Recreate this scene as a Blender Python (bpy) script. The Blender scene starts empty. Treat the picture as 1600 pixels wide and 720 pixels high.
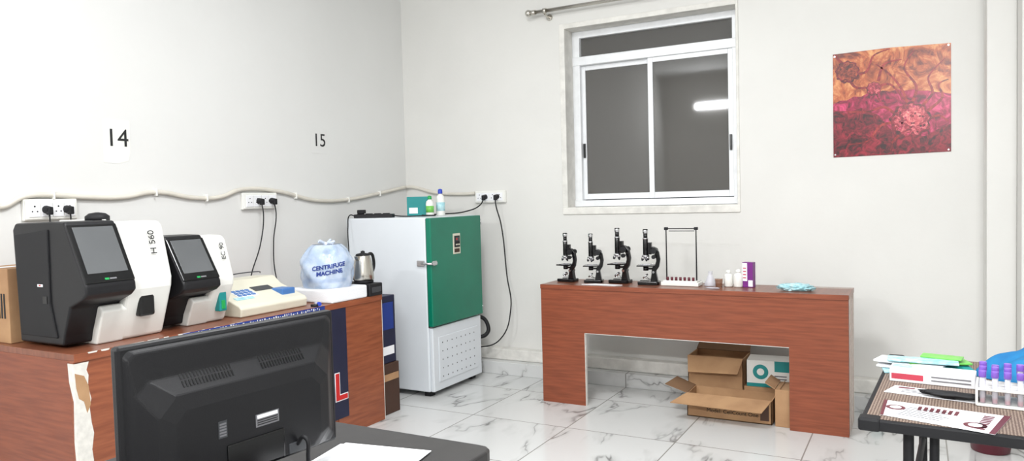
import bpy, bmesh, math, random
from mathutils import Vector, Matrix, noise as mnoise
random.seed(4)
C = bpy.context.scene.collection
bpy.context.scene.view_settings.view_transform='Standard'

# ---------------------------------------------------------------- materials
def srgb(r, g, b):
    f = lambda c: (c/255/12.92) if c/255 <= 0.04045 else ((c/255+0.055)/1.055)**2.4
    return (f(r), f(g), f(b), 1)

def mat(name, col, rough=0.5, metal=0.0, var=0.0, vscale=8, bump=0.0, bscale=60, spec=0.5, stretch=(1,1,1), col2=None, alpha=1.0, trans=0.0):
    m = bpy.data.materials.new(name); m.use_nodes = True
    nt = m.node_tree; b = nt.nodes['Principled BSDF']
    b.inputs['Base Color'].default_value = col
    b.inputs['Roughness'].default_value = rough
    b.inputs['Metallic'].default_value = metal
    b.inputs['Specular IOR Level'].default_value = spec
    b.inputs['Alpha'].default_value = alpha
    b.inputs['Transmission Weight'].default_value = trans
    tc = nt.nodes.new('ShaderNodeTexCoord'); mp = nt.nodes.new('ShaderNodeMapping')
    mp.inputs['Scale'].default_value = stretch
    nt.links.new(tc.outputs['Object'], mp.inputs['Vector'])
    if var > 0 or col2:
        n = nt.nodes.new('ShaderNodeTexNoise'); n.inputs['Scale'].default_value = vscale; n.inputs['Detail'].default_value = 6
        nt.links.new(mp.outputs[0], n.inputs['Vector'])
        r = nt.nodes.new('ShaderNodeValToRGB')
        c2 = col2 or tuple(list(c*(1-var) for c in col[:3])+[1])
        r.color_ramp.elements[0].position = 0.35; r.color_ramp.elements[0].color = c2
        r.color_ramp.elements[1].position = 0.65; r.color_ramp.elements[1].color = col
        nt.links.new(n.outputs['Fac'], r.inputs[0]); nt.links.new(r.outputs[0], b.inputs['Base Color'])
    if bump > 0:
        n2 = nt.nodes.new('ShaderNodeTexNoise'); n2.inputs['Scale'].default_value = bscale; n2.inputs['Detail'].default_value = 4
        nt.links.new(mp.outputs[0], n2.inputs['Vector'])
        bp = nt.nodes.new('ShaderNodeBump'); bp.inputs['Strength'].default_value = bump; bp.inputs['Distance'].default_value = 0.01
        nt.links.new(n2.outputs['Fac'], bp.inputs['Height']); nt.links.new(bp.outputs[0], b.inputs['Normal'])
    return m

M = {}
M['wallL'] = mat('plaster_white', srgb(224,224,222), 0.75, var=0.03, vscale=1.5, bump=0.12, bscale=18)
M['wallR'] = mat('plaster_warm', srgb(222,221,217), 0.75, var=0.04, vscale=1.8, bump=0.12, bscale=18)
M['ceil'] = mat('ceiling_white', srgb(236,238,239), 0.8, var=0.02)
M['sill'] = mat('old_paint', srgb(230,228,222), 0.6, var=0.16, vscale=14, bump=0.4, bscale=30)
M['wood'] = mat('red_laminate', srgb(140,74,48), 0.38, col2=srgb(118,59,37), vscale=9, stretch=(0.6,0.6,9))
M['woodv'] = mat('red_laminate_top', srgb(134,80,58), 0.3, col2=srgb(114,66,46), vscale=9, stretch=(6,0.6,1))
M['woodh'] = mat('red_laminate_side', srgb(152,86,56), 0.38, col2=srgb(128,68,43), vscale=7, stretch=(1,0.8,8))
M['ply'] = mat('ply_edge_white', srgb(225,222,215), 0.6, var=0.15, vscale=40)
M['black'] = mat('black_plastic', srgb(22,22,25), 0.4, bump=0.08, bscale=500, spec=.35)
M['blacks'] = mat('black_gloss', srgb(12,12,14), 0.2, var=0.1)
M['blackm'] = mat('black_matte', srgb(26,26,29), 0.6, var=0.15, spec=.35)
M['dkgrey'] = mat('dark_grey', srgb(60,62,66), 0.45, var=0.1)
M['scr'] = mat('screen_off', srgb(96,98,100), 0.25, var=0.12, vscale=3)
M['white'] = mat('white_plastic', srgb(235,235,230), 0.4, var=0.03)
M['cream'] = mat('cream_plastic', srgb(222,218,200), 0.45, var=0.05)
M['whiteM'] = mat('white_enamel', srgb(222,227,232), 0.3, var=0.04, vscale=3)
M['green'] = mat('green_enamel', srgb(4,118,92), 0.32, var=0.12, vscale=4)
M['teal'] = mat('teal_card', srgb(20,140,140), 0.5, var=0.1)
M['paper'] = mat('paper', srgb(240,241,244), 0.7, var=0.03)
M['ink'] = mat('ink_black', srgb(30,30,32), 0.7, var=0.1)
M['greyink'] = mat('ink_grey', srgb(120,120,124), 0.7, var=0.1)
M['alu'] = mat('aluminium', srgb(236,238,240), 0.45, metal=0.1, var=0.06, vscale=20)
M['steel'] = mat('steel', srgb(200,196,188), 0.25, metal=1.0, var=0.05)
M['chrome'] = mat('chrome', srgb(215,215,218), 0.15, metal=1.0, var=0.03)
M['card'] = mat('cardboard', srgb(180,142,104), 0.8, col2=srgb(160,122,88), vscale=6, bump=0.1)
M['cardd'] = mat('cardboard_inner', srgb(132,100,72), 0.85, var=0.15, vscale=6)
M['navy'] = mat('navy', srgb(22,28,58), 0.5, var=0.2)
M['blue'] = mat('blue_key', srgb(70,120,185), 0.4, var=0.1)
M['bluetext'] = mat('blue_ink', srgb(20,50,130), 0.6, var=0.1)
M['red'] = mat('red', srgb(200,30,30), 0.5, var=0.1)
M['greenp'] = mat('green_plastic', srgb(30,160,80), 0.35, var=0.1)
M['lime'] = mat('lime_plastic', srgb(120,200,90), 0.35, var=0.2)
M['bluecap'] = mat('blue_cap', srgb(40,70,190), 0.35, var=0.1)
M['purple'] = mat('purple', srgb(120,35,130), 0.35, var=0.1)
M['lav'] = mat('purple_cap', srgb(128,90,190), 0.35, var=0.1)
M['maroon'] = mat('maroon_plastic', srgb(96,22,40), 0.35, var=0.1)
M['bluecloth'] = mat('blue_cloth', srgb(24,130,180), 0.8, col2=srgb(14,100,155), vscale=9, bump=0.4, bscale=25)
M['ltblue'] = mat('light_blue_film', srgb(150,205,215), 0.25, col2=srgb(200,230,235), vscale=30, bump=0.6, bscale=60)
M['tubeg'] = mat('clear_plastic', srgb(225,225,235), 0.15, alpha=0.5, var=0.03)
M['amber'] = mat('amber_plastic', srgb(170,120,90), 0.2, alpha=0.7, var=0.1)
M['bag'] = mat('bag_film', srgb(212,226,246), 0.2, col2=srgb(176,200,232), vscale=14, bump=0.9, bscale=22, alpha=0.62)
M['bagsolid'] = mat('bag_film_folds', srgb(215,226,245), 0.25, var=.1, alpha=0.8)
M['desk'] = mat('desk_black_laminate', srgb(48,46,46), 0.4, var=0.2, vscale=30)
M['pipe'] = mat('conduit_pvc', srgb(218,213,202), 0.55, var=0.1, vscale=12)
M['brown'] = mat('dark_brown', srgb(70,45,32), 0.6, var=0.2)
M['pinkp'] = mat('pink_print', srgb(205,70,90), 0.5, var=0.2)
M['thermocol'] = mat('thermocol', srgb(240,242,245), 0.8, bump=0.3, bscale=200)

def emis(name, s, col=(1,1,1,1)):
    m = bpy.data.materials.new(name); m.use_nodes = True
    b = m.node_tree.nodes['Principled BSDF']
    b.inputs['Base Color'].default_value = col
    b.inputs['Emission Color'].default_value = col
    b.inputs['Emission Strength'].default_value = s
    return m
M['tubelit'] = emis('lit_tube', 10, (1,0.99,0.97,1))

# floor marble
def floor_mat():
    m = bpy.data.materials.new('marble_tiles'); m.use_nodes = True
    nt = m.node_tree; N = nt.nodes; L = nt.links; b = N['Principled BSDF']
    b.inputs['Roughness'].default_value = 0.16
    b.inputs['Specular IOR Level'].default_value = 0.5
    tc = N.new('ShaderNodeTexCoord')
    off = N.new('ShaderNodeVectorMath'); off.operation='ADD'; off.inputs[1].default_value=(1.68+6, -3.62+6, 0)
    L.new(tc.outputs['Object'], off.inputs[0])
    sc = N.new('ShaderNodeVectorMath'); sc.operation='SCALE'; sc.inputs['Scale'].default_value=1/0.6
    L.new(off.outputs[0], sc.inputs[0])
    fl = N.new('ShaderNodeVectorMath'); fl.operation='FLOOR'; L.new(sc.outputs[0], fl.inputs[0])
    wn = N.new('ShaderNodeTexWhiteNoise'); wn.noise_dimensions='2D'; L.new(fl.outputs[0], wn.inputs['Vector'])
    ws = N.new('ShaderNodeVectorMath'); ws.operation='SCALE'; ws.inputs['Scale'].default_value=9; L.new(wn.outputs['Color'], ws.inputs[0])
    ad = N.new('ShaderNodeVectorMath'); ad.operation='ADD'; L.new(off.outputs[0], ad.inputs[0]); L.new(ws.outputs[0], ad.inputs[1])
    mp = N.new('ShaderNodeMapping'); mp.inputs['Rotation'].default_value=(0,0,math.radians(38)); mp.inputs['Scale'].default_value=(1.0,0.36,1)
    L.new(ad.outputs[0], mp.inputs['Vector'])
    n = N.new('ShaderNodeTexNoise'); n.inputs['Scale'].default_value=2.6; n.inputs['Detail'].default_value=4; n.inputs['Roughness'].default_value=0.58; n.inputs['Distortion'].default_value=0.4
    L.new(mp.outputs[0], n.inputs['Vector'])
    s1 = N.new('ShaderNodeMath'); s1.operation='SUBTRACT'; s1.inputs[1].default_value=0.5; L.new(n.outputs['Fac'], s1.inputs[0])
    a1 = N.new('ShaderNodeMath'); a1.operation='ABSOLUTE'; L.new(s1.outputs[0], a1.inputs[0])
    r = N.new('ShaderNodeValToRGB'); e=r.color_ramp.elements
    e[0].position=0.0; e[0].color=(.9,.9,.9,1); e[1].position=0.014; e[1].color=(0.2,0.2,0.2,1)
    e2=e.new(0.07); e2.color=(0,0,0,1)
    L.new(a1.outputs[0], r.inputs[0])
    n2 = N.new('ShaderNodeTexNoise'); n2.inputs['Scale'].default_value=3.2; L.new(ad.outputs[0], n2.inputs['Vector'])
    r2 = N.new('ShaderNodeValToRGB'); r2.color_ramp.elements[0].position=0.44; r2.color_ramp.elements[1].position=0.58; L.new(n2.outputs['Fac'], r2.inputs[0])
    mu = N.new('ShaderNodeMath'); mu.operation='MULTIPLY'; L.new(r.outputs[0], mu.inputs[0]); L.new(r2.outputs[0], mu.inputs[1])
    mx = N.new('ShaderNodeMix'); mx.data_type='RGBA'; mx.inputs['A'].default_value=srgb(208,209,208); mx.inputs['B'].default_value=srgb(104,103,102)
    L.new(mu.outputs[0], mx.inputs['Factor'])
    # grout
    fr = N.new('ShaderNodeVectorMath'); fr.operation='FRACTION'; L.new(sc.outputs[0], fr.inputs[0])
    sx = N.new('ShaderNodeSeparateXYZ'); L.new(fr.outputs[0], sx.inputs[0])
    outs=[]
    for ax in ('X','Y'):
        c = N.new('ShaderNodeMath'); c.operation='SUBTRACT'; c.inputs[1].default_value=0.5; L.new(sx.outputs[ax], c.inputs[0])
        d = N.new('ShaderNodeMath'); d.operation='ABSOLUTE'; L.new(c.outputs[0], d.inputs[0])
        g = N.new('ShaderNodeMath'); g.operation='GREATER_THAN'; g.inputs[1].default_value=0.4945; L.new(d.outputs[0], g.inputs[0]); outs.append(g)
    mxm = N.new('ShaderNodeMath'); mxm.operation='MAXIMUM'; L.new(outs[0].outputs[0], mxm.inputs[0]); L.new(outs[1].outputs[0], mxm.inputs[1])
    mg = N.new('ShaderNodeMix'); mg.data_type='RGBA'; mg.inputs['B'].default_value=srgb(145,143,139)
    L.new(mxm.outputs[0], mg.inputs['Factor']); L.new(mx.outputs['Result'], mg.inputs['A']); L.new(mg.outputs['Result'], b.inputs['Base Color'])
    return m
M['floor'] = floor_mat()

def glass_mat():
    m = bpy.data.materials.new('night_window_glass'); m.use_nodes=True
    nt=m.node_tree; N=nt.nodes; L=nt.links; b=N['Principled BSDF']
    b.inputs['Base Color'].default_value=srgb(78,76,73); b.inputs['Roughness'].default_value=0.9; b.inputs['Specular IOR Level'].default_value=0.0  # grey base carries part of the room's reflection as colour
    g=N.new('ShaderNodeBsdfGlossy'); g.inputs['Roughness'].default_value=0.03; g.inputs['Color'].default_value=(1,1,1,1)
    mx=N.new('ShaderNodeMixShader'); mx.inputs[0].default_value=0.07
    L.new(b.outputs[0],mx.inputs[1]); L.new(g.outputs[0],mx.inputs[2]); L.new(mx.outputs[0],N['Material Output'].inputs[0])
    return m
M['glass']=glass_mat()

def weave_mat():
    m = bpy.data.materials.new('brown_weave'); m.use_nodes=True
    nt=m.node_tree; N=nt.nodes; L=nt.links; b=N['Principled BSDF']; b.inputs['Roughness'].default_value=0.55
    tc=N.new('ShaderNodeTexCoord'); ck=N.new('ShaderNodeTexVoronoi'); ck.inputs['Scale'].default_value=150; ck.inputs['Randomness'].default_value=0.15
    L.new(tc.outputs['Object'],ck.inputs['Vector'])
    r=N.new('ShaderNodeValToRGB'); r.color_ramp.elements[0].position=0.18; r.color_ramp.elements[0].color=srgb(165,148,134); r.color_ramp.elements[1].position=0.42; r.color_ramp.elements[1].color=srgb(92,74,64)
    L.new(ck.outputs['Distance'],r.inputs[0]); L.new(r.outputs[0],b.inputs['Base Color'])
    return m
M['weave']=weave_mat()

def cellmat(name, c1, c2, c3, scale):
    m = bpy.data.materials.new(name); m.use_nodes=True
    nt=m.node_tree; N=nt.nodes; L=nt.links; b=N['Principled BSDF']; b.inputs['Roughness'].default_value=0.28
    tc=N.new('ShaderNodeTexCoord'); n=N.new('ShaderNodeTexNoise'); n.inputs['Scale'].default_value=scale; n.inputs['Detail'].default_value=8; n.inputs['Roughness'].default_value=0.65; n.inputs['Distortion'].default_value=1.5
    L.new(tc.outputs['Object'],n.inputs['Vector'])
    r=N.new('ShaderNodeValToRGB'); e=r.color_ramp.elements; e[0].position=0.38; e[0].color=c1; e[1].position=0.66; e[1].color=c3; x=e.new(0.5); x.color=c2
    L.new(n.outputs['Fac'],r.inputs[0]); L.new(r.outputs[0],b.inputs['Base Color'])
    return m
M['art_or']=cellmat('print_orange',srgb(105,36,22),srgb(182,92,50),srgb(228,165,105),9)
M['art_rd']=cellmat('print_crimson',srgb(80,4,28),srgb(155,16,62),srgb(215,70,118),14)
M['art_dk']=cellmat('print_darkred',srgb(42,2,10),srgb(105,8,28),srgb(160,30,52),22)
M['art_cell']=cellmat('print_cell',srgb(85,6,25),srgb(160,32,55),srgb(228,120,125),34)
M['art_cellb']=cellmat('print_cell_brown',srgb(60,12,10),srgb(120,40,26),srgb(180,82,50),40)
M['art_tend']=cellmat('print_tendril',srgb(85,8,16),srgb(140,24,28),srgb(175,55,48),20)
M['art_cellc']=cellmat('print_cell_core',srgb(150,30,50),srgb(205,80,90),srgb(240,160,150),30)

# ---------------------------------------------------------------- helpers
def finish(name, me, parent, material, smooth=False):
    ob = bpy.data.objects.new(name, me); C.objects.link(ob)
    if material: 
        me.materials.clear(); me.materials.append(M[material])
    if smooth:
        for p in me.polygons: p.use_smooth=True
    if parent: ob.parent = parent
    return ob

def E(name, loc=(0,0,0), rz=0.0):
    o = bpy.data.objects.new(name, None); o.empty_display_size=0.05
    C.objects.link(o); o.location=loc; o.rotation_euler=(0,0,math.radians(rz)); return o

def bev(bm, w, seg=2, ang=0.6):
    es=[e for e in bm.edges if len(e.link_faces)==2 and e.calc_face_angle(0)>ang]
    if w>0 and es: bmesh.ops.bevel(bm, geom=es, offset=w, segments=seg, affect='EDGES', profile=0.5, clamp_overlap=True)

def boxes(name, parent, lst, m, bevel=0.0, rot=None):
    bm=bmesh.new()
    for a,b in lst:
        t=bmesh.new()
        vs=[t.verts.new((x,y,z)) for x in (a[0],b[0]) for y in (a[1],b[1]) for z in (a[2],b[2])]
        for f in ((0,1,3,2),(4,6,7,5),(0,4,5,1),(2,3,7,6),(0,2,6,4),(1,5,7,3)): t.faces.new([vs[i] for i in f])
        bmesh.ops.recalc_face_normals(t,faces=t.faces)
        bev(t,bevel)
        me=bpy.data.meshes.new('t'); t.to_mesh(me); bm.from_mesh(me); bpy.data.meshes.remove(me); t.free()
    me=bpy.data.meshes.new(name); bm.to_mesh(me); bm.free()
    return finish(name,me,parent,m)

def box(name,parent,a,b,m,bevel=0.002,loc=None,rot=None):
    o=boxes(name,parent,[(a,b)],m,bevel)
    if loc: o.location=loc
    if rot: o.rotation_euler=[math.radians(r) for r in rot]
    return o

def prism(name,parent,pts,axis,a0,a1,m,bevel=0.0,seg=2):
    bm=bmesh.new()
    def v(p,a): 
        return {'x':(a,p[0],p[1]),'y':(p[0],a,p[1]),'z':(p[0],p[1],a)}[axis]
    A=[bm.verts.new(v(p,a0)) for p in pts]; B=[bm.verts.new(v(p,a1)) for p in pts]
    bm.faces.new(A); bm.faces.new(B[::-1])
    n=len(pts)
    for i in range(n): bm.faces.new((A[i],B[i],B[(i+1)%n],A[(i+1)%n]))
    bmesh.ops.recalc_face_normals(bm,faces=bm.faces)
    bev(bm,bevel,seg,0.3)
    me=bpy.data.meshes.new(name); bm.to_mesh(me); bm.free()
    return finish(name,me,parent,m)

def cyl(name,parent,p0,p1,r0,m,r1=None,seg=24,bevel=0.0):
    p0=Vector(p0);p1=Vector(p1); d=p1-p0; r1=r0 if r1 is None else r1
    bm=bmesh.new()
    bmesh.ops.create_cone(bm,cap_ends=True,segments=seg,radius1=r0,radius2=r1,depth=d.length)
    for f in bm.faces: f.smooth = len(f.verts)==4
    if bevel: bev(bm,bevel,2,0.8)
    q=Vector((0,0,1)).rotation_difference(d.normalized())
    bmesh.ops.transform(bm,matrix=Matrix.Translation((p0+p1)/2)@q.to_matrix().to_4x4(),verts=bm.verts)
    me=bpy.data.meshes.new(name); bm.to_mesh(me); bm.free()
    return finish(name,me,parent,m)

def lathe(name,parent,prof,c,m,seg=32):
    bm=bmesh.new(); rings=[]
    for r,z in prof:
        rings.append([bm.verts.new((c[0]+max(r,1e-4)*math.cos(2*math.pi*i/seg),c[1]+max(r,1e-4)*math.sin(2*math.pi*i/seg),c[2]+z)) for i in range(seg)])
    for a,b in zip(rings,rings[1:]):
        for i in range(seg): bm.faces.new((a[i],a[(i+1)%seg],b[(i+1)%seg],b[i])).smooth=True
    bm.faces.new(rings[0][::-1]); bm.faces.new(rings[-1])
    bmesh.ops.recalc_face_normals(bm,faces=bm.faces)
    me=bpy.data.meshes.new(name); bm.to_mesh(me); bm.free()
    return finish(name,me,parent,m)

def sph(name,parent,c,r,m,sc=(1,1,1),ns=0.0,nf=10,sub=3,zmin=None):
    bm=bmesh.new(); bmesh.ops.create_icosphere(bm,subdivisions=sub,radius=1)
    for v in bm.verts:
        k=1+ns*mnoise.noise(v.co*nf*0.3+Vector(c)*7)+ns*.3*mnoise.noise(v.co*nf*0.7+Vector(c)*3)
        v.co=Vector((v.co.x*r*sc[0]*k+c[0],v.co.y*r*sc[1]*k+c[1],v.co.z*r*sc[2]*k+c[2]))
        if zmin is not None: v.co.z=max(v.co.z,zmin)
    for f in bm.faces: f.smooth=True
    me=bpy.data.meshes.new(name); bm.to_mesh(me); bm.free()
    return finish(name,me,parent,m)

def curve2mesh(cu,name,parent,m,smooth=True):
    t=bpy.data.objects.new('tmp',cu); C.objects.link(t)
    dg=bpy.context.evaluated_depsgraph_get(); dg.update()
    me=bpy.data.meshes.new_from_object(t.evaluated_get(dg)); me.name=name
    bpy.data.objects.remove(t)
    return finish(name,me,parent,m,smooth)

def tube(name,parent,pts,r,m,res=8,bz=True):
    cu=bpy.data.curves.new(name,'CURVE'); cu.dimensions='3D'; cu.bevel_depth=r; cu.bevel_resolution=3; cu.resolution_u=res; cu.use_fill_caps=True
    if bz:
        s=cu.splines.new('BEZIER'); s.bezier_points.add(len(pts)-1)
        for b,p in zip(s.bezier_points,pts): b.co=p; b.handle_left_type=b.handle_right_type='AUTO'
    else:
        s=cu.splines.new('POLY'); s.points.add(len(pts)-1)
        for b,p in zip(s.points,pts): b.co=(*p,1)
    return curve2mesh(cu,name,parent,m)

def text(name,parent,s,loc,rot,size,m,ext=0.0008,align='CENTER',bold=0.0,sx=1.0):
    cu=bpy.data.curves.new(name,'FONT'); cu.body=s; cu.size=size; cu.extrude=ext; cu.align_x=align; cu.align_y='CENTER'; cu.offset=bold
    o=curve2mesh(cu,name,parent,m,False)
    o.location=loc; o.rotation_euler=[math.radians(a) for a in rot]; o.scale=(sx,1,1)
    return o

# ---------------------------------------------------------------- camera
cam=bpy.data.cameras.new('camera'); co=bpy.data.objects.new('camera',cam); C.objects.link(co)
R=Matrix(((.8766,.0025,.48121),(.48059,.04927,-.87553),(-.0259,.99875,.04199)))
q=R.to_quaternion().normalized()
co.matrix_world=Matrix.Translation((0,0,1.25))@q.to_matrix().to_4x4()
cam.sensor_width=36; cam.lens=1155/1600*36; cam.clip_start=0.02
bpy.context.scene.camera=co

# ---------------------------------------------------------------- room
XL,XR,YB,YF,ZC=-3.52,2.6,4.70,-1.80,3.1
WX0,WX1,WZ0,WZ1=-2.135,-.975,1.18,2.415
box('floor',None,(XL-.2,YF-.2,-.1),(XR+.2,YB+.25,0),'floor',0)
box('ceiling',None,(XL-.2,YF-.2,ZC),(XR+.2,YB+.25,ZC+.1),'ceil',0)
box('wall_left',None,(XL-.2,YF-.2,0),(XL,YB+.25,ZC),'wallL',0)
box('wall_right',None,(XR,YF-.2,0),(XR+.2,YB+.25,ZC),'wallR',0)
box('wall_front',None,(XL,YF-.2,0),(XR,YF,ZC),'wallR',0)
T=.25
boxes('wall_back',None,[((XL,YB,0),(WX0,YB+T,ZC)),((WX1,YB,0),(XR,YB+T,ZC)),((WX0,YB,0),(WX1,YB+T,WZ0)),((WX0,YB,WZ1),(WX1,YB+T,ZC))],'wallR')
boxes('column',None,[((.31,4.5,0),(.44,YB,ZC)),((.44,4.32,0),(XR,YB,ZC))],'wallR',0.006)
baseb=E('baseboard_back')
box('marble_step',baseb,(XL,4.55,0),(.31,YB,.09),'floor',0.003)
box('plaster_ledge',baseb,(XL,4.62,.09),(.31,YB,.17),'sill',0.008)

# window
w=E('window_1',(0,0,0))
fr=[((WX0,4.83,WZ0+.005),(WX0+.055,4.9,WZ1)),((WX1-.055,4.83,WZ0+.005),(WX1,4.9,WZ1)),((WX0,4.831,WZ1-.05),(WX1,4.9,WZ1)),((WX0,4.82,WZ0+.005),(WX1,4.9,WZ0+.05)),((WX0,4.825,2.175),(WX1,4.9,2.235))]
boxes('outer_frame',w,fr,'alu',0.004)
zb,zt=1.235,2.175
def sash(n,x0,x1,y0,y1):
    s=.035
    boxes('sash_frame_'+n,w,[((x0,y0,zb),(x0+s,y1,zt)),((x1-s,y0,zb),(x1,y1,zt)),((x0+s,y0,zb),(x1-s,y1,zb+.04)),((x0+s,y0,zt-.032),(x1-s,y1,zt))],'alu',0.003)
    box('glass_'+n,w,(x0+s-.005,(y0+y1)/2-.003,zb+.03),(x1-s+.005,(y0+y1)/2+.003,zt-.03),'glass',0)
sash('left',WX0+.045,-1.555,4.868,4.892)
sash('right',-1.59,WX1-.05,4.838,4.862)
box('glass_top',w,(WX0+.05,4.862,2.23),(WX1-.05,4.868,WZ1-.045),'glass',0)
box('sash_lock_left',w,(-2.075,4.855,1.53),(-2.06,4.868,1.63),'blacks',0.002)
box('sash_lock_right',w,(-1.052,4.826,1.53),(-1.037,4.84,1.63),'blacks',0.002)
box('sill_plaster',w,(WX0,4.697,WZ0-.03),(WX1,4.82,WZ0+.004),'sill',0.003)
box('reveal_left',w,(WX0-.035,4.692,WZ0-.002),(WX0+.004,4.829,WZ1+.03),'sill',0.003)
box('reveal_right',w,(WX1-.004,4.6925,WZ0-.002),(WX1+.012,4.829,WZ1+.03),'sill',0.003)
box('reveal_top',w,(WX0+.003,4.6935,WZ1-.004),(WX1-.003,4.828,WZ1+.03),'sill',0.003)
box('reveal_bottom',w,(WX0-.035,4.690,WZ0-.045),(WX1+.012,4.71,WZ0-.001),'sill',0.003)

# curtain rod
r=E('curtain_rod',(-2.33,4.62,2.535))
cyl('rod',r,(0,0,0),(1.6,0,0),.012,'steel')
sph('finial',r,(-.035,0,0),.024,'steel'); cyl('finial_neck',r,(-.02,0,0),(.02,0,0),.017,'steel')
tube('bracket',r,[(.09,.075,-.03),(.09,.03,-.03),(.09,0,-.02)],.007,'steel'); cyl('bracket_plate',r,(.09,.08,-.03),(.09,.07,-.03),.022,'steel')
cyl('bracket_ring',r,(.078,0,0),(.102,0,0),.018,'steel')
tube('bracket_right',r,[(1.5,.075,-.03),(1.5,.03,-.03),(1.5,0,-.02)],.007,'steel')

# conduit
pl=[(1.2,1.30),(1.5,1.33),(1.76,1.276),(1.855,1.319),(1.98,1.325),(2.13,1.314),(2.326,1.312),(2.506,1.337),(2.739,1.305),(2.91,1.306),(3.07,1.35),(3.345,1.34),(3.678,1.278),(3.99,1.278),(4.345,1.32),(4.675,1.369)]
cd=E('cable_conduit',(XL,1.2,1.3)); t=tube('pipe',cd,[(.014,y-1.2,z-1.3) for y,z in pl],.0125,'pipe')
boxes('clips',cd,[((0.001,y-1.2-.004,z-1.3-.02),(.03,y-1.2+.004,z-1.3+.02)) for y,z in ((1.98,1.325),(2.506,1.337),(2.82,1.303),(3.5,1.31),(4.0,1.278),(4.345,1.32))],'white',0.002)
cd2=E('cable_conduit',(-3.48,YB,1.3)); tube('pipe',cd2,[(-.012,-.03,.068),(.03,-.014,.066),(.232,-.014,.018),(.48,-.014,0),(.60,-.014,.002)],.0125,'pipe')
boxes('clips',cd2,[((.3,-.03,-.012),(.308,-.001,.03))],'white',.002)

def plug(parent,x,z,rad=1.0):
    cyl('plug_body',parent,(x,-.03,z),(x,-.065,z),.019,'blackm',.014,seg=20,bevel=.002)
    box('plug_grip',parent,(x-.011,-.075,z-.024),(x+.011,-.05,z+.012),'blackm',0.004)
def board(loc,rz,wd,h,plugs,name='socket_board'):
    b=E(name,loc,rz)
    box('back_box',b,(0,-.022,0),(wd,0,h),'white',0.004)
    box('face_plate',b,(.004,-.03,.004),(wd-.004,-.022,h-.004),'white',0.004)
    n=4; mw=(wd-.03)/n
    for i in range(n):
        x0=.015+i*mw
        box('module_%d'%i,b,(x0+.002,-.034,.016),(x0+mw-.002,-.03,h-.016),'paper',0.0015)
        for dx,dz,rr in ((0,.015,.004),(-.011,-.008,.0033),(.011,-.008,.0033)):
            cyl('hole',b,(x0+mw/2+dx,-.0345,h/2+dz),(x0+mw/2+dx,-.033,h/2+dz),rr,'blackm',seg=12)
    for x in plugs: plug(b,x,h/2)
    return b
b1=board((XL,1.846,1.21),90,.24,.097,(.09,.185))
b2=board((XL,3.07,1.23),90,.265,.1,(.11,.21))
b3=board((-2.875,YB,1.228),0,.255,.09,(.095,.195))
tube('plug_cord',b1,[(.09,-.06,.03),(.09,-.06,-.02),(.08,-.05,-.15),(.1,-.04,-.47)],.0035,'blackm')
tube('plug_cord_2',b1,[(.185,-.06,.03),(.185,-.06,-.02),(.19,-.05,-.15),(.2,-.04,-.47)],.0035,'blackm')
tube('plug_cord',b2,[(.11,-.06,.03),(.11,-.07,-.03),(.08,-.07,-.2),(-.02,-.08,-.42),(-.04,-.1,-.5)],.0035,'blackm')
tube('plug_cord_2',b2,[(.21,-.06,.03),(.21,-.07,-.03),(.2,-.05,-.2),(.2,-.06,-.42),(.2,-.1,-.5)],.0035,'blackm')
ox,oz=-2.875,1.228
tube('plug_cord_2',b3,[(.195,-.06,.03),(.2,-.07,.0),(.23,-.05,1.073-oz),(.262,-.04,.70-oz),(.315,-.09,.47-oz),(.262,-.16,.257-oz),(.13,-.2,.2-oz),(.05,-.24,.22-oz)],.0045,'blackm')
tube('plug_cord',b3,[(.095,-.06,.03),(.085,-.09,-.01),(.03,-.2,-.055),(-.08,-.36,-.068),(-.12,-.5,-.070),(-.04,-.62,-.070),(.07,-.66,-.070)],.0045,'blackm')

# wall number notices
n14=E('number_sign',(XL,2.317,1.6),90)
prism('sheet',n14,[(-.075,-.115),(.0,-.12),(.055,-.105),(.068,-.06),(.07,.1),(-.072,.1)],'y',-.0015,-.0005,'white')
text('digits',n14,'14',(0,-.0025,.005),(90,0,0),.125,'ink')
n15=E('number_sign',(XL,3.752,1.676),90)
box('sheet',n15,(-.075,-.0015,-.085),(.075,-.0005,.085),'wallL',0)
text('digits',n15,'15',(0,-.0025,0),(90,0,0),.122,'ink')

# ---------------------------------------------------------------- picture poster
P=E('cell_poster',(-.43,YB,1.445))
W,H=.59,.60
def flat(name,pts,d,m): return prism(name,P,pts,'y',-.002-d,-.001-d,m)
flat('print_base',[(0,.0),(W,.004),(W,H-.01),(.3,H),(0,H-.005)],0,'art_or')
dome=[(0,0),(W,.004)]+[(W*(1-i/16),H*(.51+.09*math.sin(math.pi*(i/16)*.9+.2)+.01*math.sin(i*3))) for i in range(17)]
flat('print_tissue',dome,.001,'art_rd')
dk=[(0,0),(W,.004),(W,H*.26),(W*.9,H*.22),(W*.8,H*.16),(W*.6,H*.17),(W*.5,H*.24),(W*.4,H*.38),(W*.25,H*.46),(W*.12,H*.42),(0,H*.46)]
flat('print_lower_red',dk,.0015,'art_dk')  # dark red lower area of the printed picture
def blob(cx,cy,rr,k,ox_=0,oy_=0):
    return [(cx*W+ox_+k*rr*(1+.06*math.sin(9*a)+.03*math.sin(17*a+1))*math.cos(a),cy*H+oy_+k*rr*(1+.06*math.sin(9*a)+.03*math.sin(17*a+1))*math.sin(a)) for a in [2*math.pi*i/72 for i in range(72)]]
def cellp(n,cx,cy,rr,m,core=None):
    flat('print_halo_'+n,blob(cx,cy,rr,1),.0028,'art_dk')
    flat('print_cell_'+n,blob(cx,cy,rr,.86,rr*.03,rr*.03),.0034,m)
    if core: flat('print_core_'+n,blob(cx,cy,rr,.5,rr*.16,rr*.18),.0039,core)
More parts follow.
